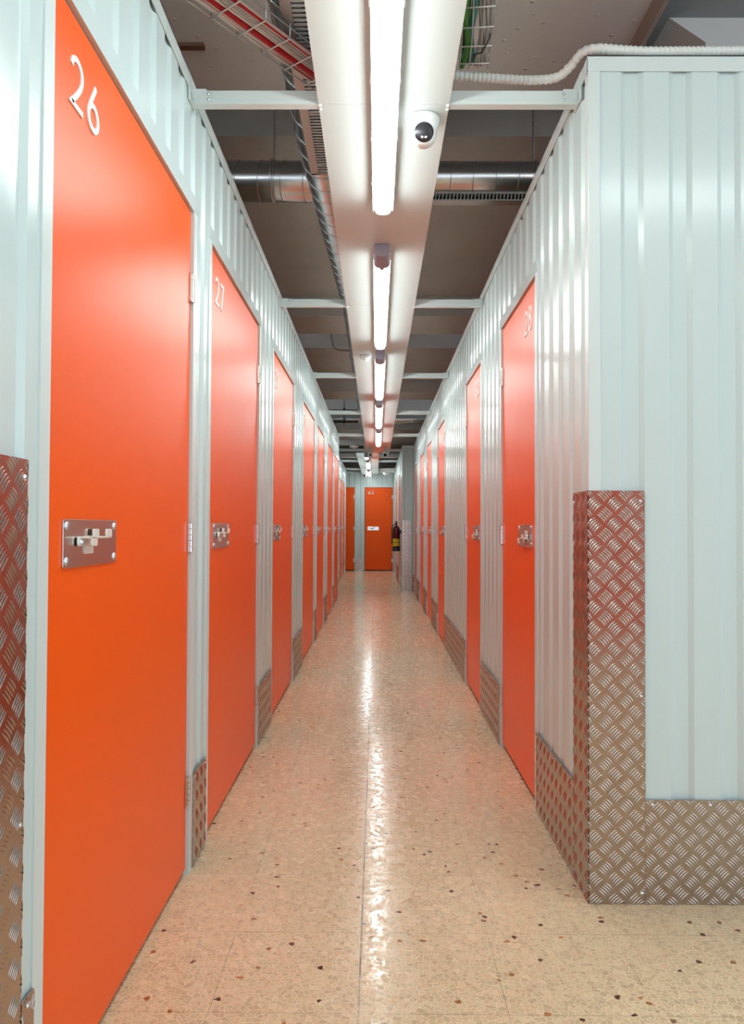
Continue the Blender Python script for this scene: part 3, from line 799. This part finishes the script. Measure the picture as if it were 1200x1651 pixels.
# ------------------------------------------------------------------ wire tray with cables
def path3(P3, per=8):
    out = []; n = len(P3)
    for i in range(n-1):
        g = lambda k: Vector(P3[max(0, min(n-1, k))])
        p0, p1, p2, p3 = g(i-1), g(i), g(i+1), g(i+2)
        for s in range(per):
            t = s/per
            out.append(0.5*((2*p1) + (p2-p0)*t + (2*p0-5*p1+4*p2-p3)*t*t + (-p0+3*p1-3*p2+p3)*t**3))
    out.append(Vector(P3[-1])); return out
def offset_path(path, dn, dz):
    out = []
    for i, p in enumerate(path):
        t = (path[min(i+1, len(path)-1)] - path[max(i-1, 0)]); t.z = 0; t.normalize()
        out.append(p + Vector((-t.y, t.x, 0))*dn + Vector((0, 0, dz)))
    return out
def basket(path, label, half=0.06, step=0.10):
    b = MB()
    for dn, dz in ((-half, 0), (-half*.33, 0), (half*.33, 0), (half, 0), (-half, 0.03), (half, 0.03), (-half, 0.06), (half, 0.06)):
        b.tube(offset_path(path, dn, dz), 0.0024, 6)
    acc = 0.03
    for a, c_ in zip(path, path[1:]):
        L_ = (c_ - a).length; t = (c_ - a).normalized(); nn = Vector((-t.y, t.x, 0))
        while acc < L_:
            o = a + t*acc
            b.tube([o + nn*dn + Vector((0, 0, dz)) for dn, dz in ((-half, 0.066), (-half, -0.003), (half, -0.003), (half, 0.066))], 0.0026, 6)
            acc += step
        acc -= L_
    o = b.build('cable_tray', MWIRE); tag(o, label, 'cable tray'); return o
ZB = 2.53
left_path = path3([(-1.1, 1.17, ZB), (-0.49, 2.00, ZB), (-0.17, 2.43, ZB), (0.02, 2.66, ZB)])
right_path = path3([(0.300, 2.37, ZB + 0.01), (0.294, 2.24, ZB + 0.01), (0.276, 2.05, ZB + 0.012), (0.24, 1.7, ZB + 0.012), (0.20, 1.1, ZB + 0.012)])
basket(left_path, 'wire cable tray slanting across the upper left gap with red and white cables')
basket(right_path, 'wire cable tray end hanging right of the nearest tube light with green cables', 0.045, 0.085)
def cable(path, dn, dz, r, m, label, wob_=0.006, grp=None):
    q = offset_path(path, dn, dz); ph = random.uniform(0, 6)
    q = [p + Vector((math.sin(i*0.45 + ph)*wob_, math.cos(i*0.37 + ph)*wob_*0.5, 0.5*wob_*math.sin(i*0.3 + ph))) for i, p in enumerate(q)]
    b = MB(); b.tube(q, r, 8); tag(b.build('cable', m), label, 'cable', grp)
for dn, r_, lb in ((-0.042, 0.0085, 'red cable at the near edge of the left wire tray'), (0.014, 0.0115, 'thick red cable in the middle of the left wire tray'), (0.031, 0.0095, 'red cable beside the thick middle one in the left wire tray')):
    cable(left_path, dn, 0.012, r_, MRED, lb)
for dn, dz in ((-0.052, 0.008), (-0.03, 0.010), (-0.020, 0.008), (-0.010, 0.012), (0.0, 0.008), (0.008, 0.02), (0.036, 0.010), (0.046, 0.012), (0.052, 0.03)):
    cable(left_path, dn, dz, 0.0045, MWCAB, 'thin white cable among the bundle in the left wire tray', 0.004, 'white cables in the left wire tray')
cable(left_path, 0.040, 0.026, 0.0055, MVIOLET, 'dark violet cable at the far edge of the left wire tray')
cable(right_path, -0.030, 0.012, 0.011, MGREEN, 'bright green cable in the right wire tray end')
cable(right_path, -0.014, 0.018, 0.010, MTEAL, 'teal cable beside the green one in the right wire tray end')
cable(right_path, -0.034, 0.035, 0.009, mat('dark_green_cable', (0.01, 0.10, 0.03), 0.45), 'dark green cable above the bright green one in the right wire tray')
for dn, dz in ((0.008, 0.012), (0.017, 0.014), (0.026, 0.01), (0.035, 0.016)):
    cable(right_path, dn, dz, 0.0055, MGCAB, 'thin grey cable in the right wire tray end', 0.004, 'grey cables in the right wire tray')
b = MB(); b.tube([(0.335, 2.20, ZB + 0.06), (0.33, 2.22, ZB + 0.01), (0.315, 2.27, ZB - 0.002), (0.29, 2.29, ZB + 0.002)], 0.002, 6)
tag(b.build('cable_tie', MBLACK), 'black cable tie round the cables of the right wire tray end', 'cable tie')

# ------------------------------------------------------------------ corrugated conduit
path = path3([(0.0, 2.40, 2.52), (0.20, 2.37, 2.513), (0.25, 2.36, 2.510), (0.375, 2.35, 2.495), (0.48, 2.34, 2.484), (0.555, 2.325, 2.484), (0.590, 2.29, 2.498),
              (0.612, 2.25, 2.512), (0.65, 2.225, 2.510), (0.72, 2.22, 2.502), (0.80, 2.22, 2.498), (0.95, 2.225, 2.502), (1.15, 2.23, 2.506), (1.6, 2.24, 2.506)], 10)
dense = [path[0]]
for a, c_ in zip(path, path[1:]):
    n_ = max(1, int((c_ - a).length / 0.0032))
    for k in range(1, n_ + 1): dense.append(a.lerp(c_, k/n_))
b = MB(); b.tube(dense, 0.013, 10, radii=[0.0145 if (i // 2) % 2 else 0.0125 for i in range(len(dense))])
tag(b.build('flexible_conduit', MCOND), 'white corrugated conduit along the nearest right brace and over the pale wall', 'conduit')

# ------------------------------------------------------------------ fire extinguisher
r = empty('fire_extinguisher', (0.338, 13.05, 0.668)); tag(r, 'dark red fire extinguisher with yellow label hung on the far right wall', 'fire extinguisher')
b = MB(); b.lathe([(0.0005, 0.06), (0.066, 0.06), (0.066, 0.36), (0.060, 0.395), (0.045, 0.42), (0.022, 0.435), (0.020, 0.445), (0.0005, 0.445)], 32); b.build('cylinder', MEXT, r)
b = MB(); b.lathe([(0.0005, 0.0), (0.066, 0.0), (0.069, 0.01), (0.069, 0.066), (0.0005, 0.066)], 32); b.build('foot_ring', MBLACK, r)
b = MB(); b.lathe([(0.016, 0.44), (0.018, 0.455), (0.014, 0.47), (0.022, 0.478), (0.022, 0.492), (0.010, 0.50), (0.010, 0.52), (0.0005, 0.525)], 16)
b.box((-0.012, -0.07, 0.478), (0.012, 0.0, 0.488)); b.box((-0.010, -0.075, 0.500), (0.010, 0.0, 0.508)); b.build('valve', MBLACK, r)
b = MB(); b.tube(path3([(-0.02, 0, 0.465), (-0.06, -0.01, 0.44), (-0.078, -0.015, 0.38), (-0.076, -0.02, 0.25), (-0.074, -0.02, 0.12)]), 0.009, 8); b.build('hose', MBLACK, r)
def patch(z0, z1, rr, a0, a1):
    s = MB(); n = 14; V = [(rr*math.cos(a0+(a1-a0)*k/n), rr*math.sin(a0+(a1-a0)*k/n), z) for z in (z0, z1) for k in range(n+1)]
    s.add(V, [(k, k+1, n+2+k, n+1+k) for k in range(n)], True); return s
lbp = patch(0.085, 0.215, 0.0672, math.radians(205), math.radians(320)).build('yellow_label', MYEL, r)
patch(0.143, 0.156, 0.0676, math.radians(208), math.radians(317)).build('label_stripe', mat('olive_print', (0.25, 0.17, 0.02), 0.5), lbp)
b = MB(); b.box((0.062, -0.02, 0.30), (0.0865, 0.02, 0.36)); b.build('wall_bracket', MBLACK, r)
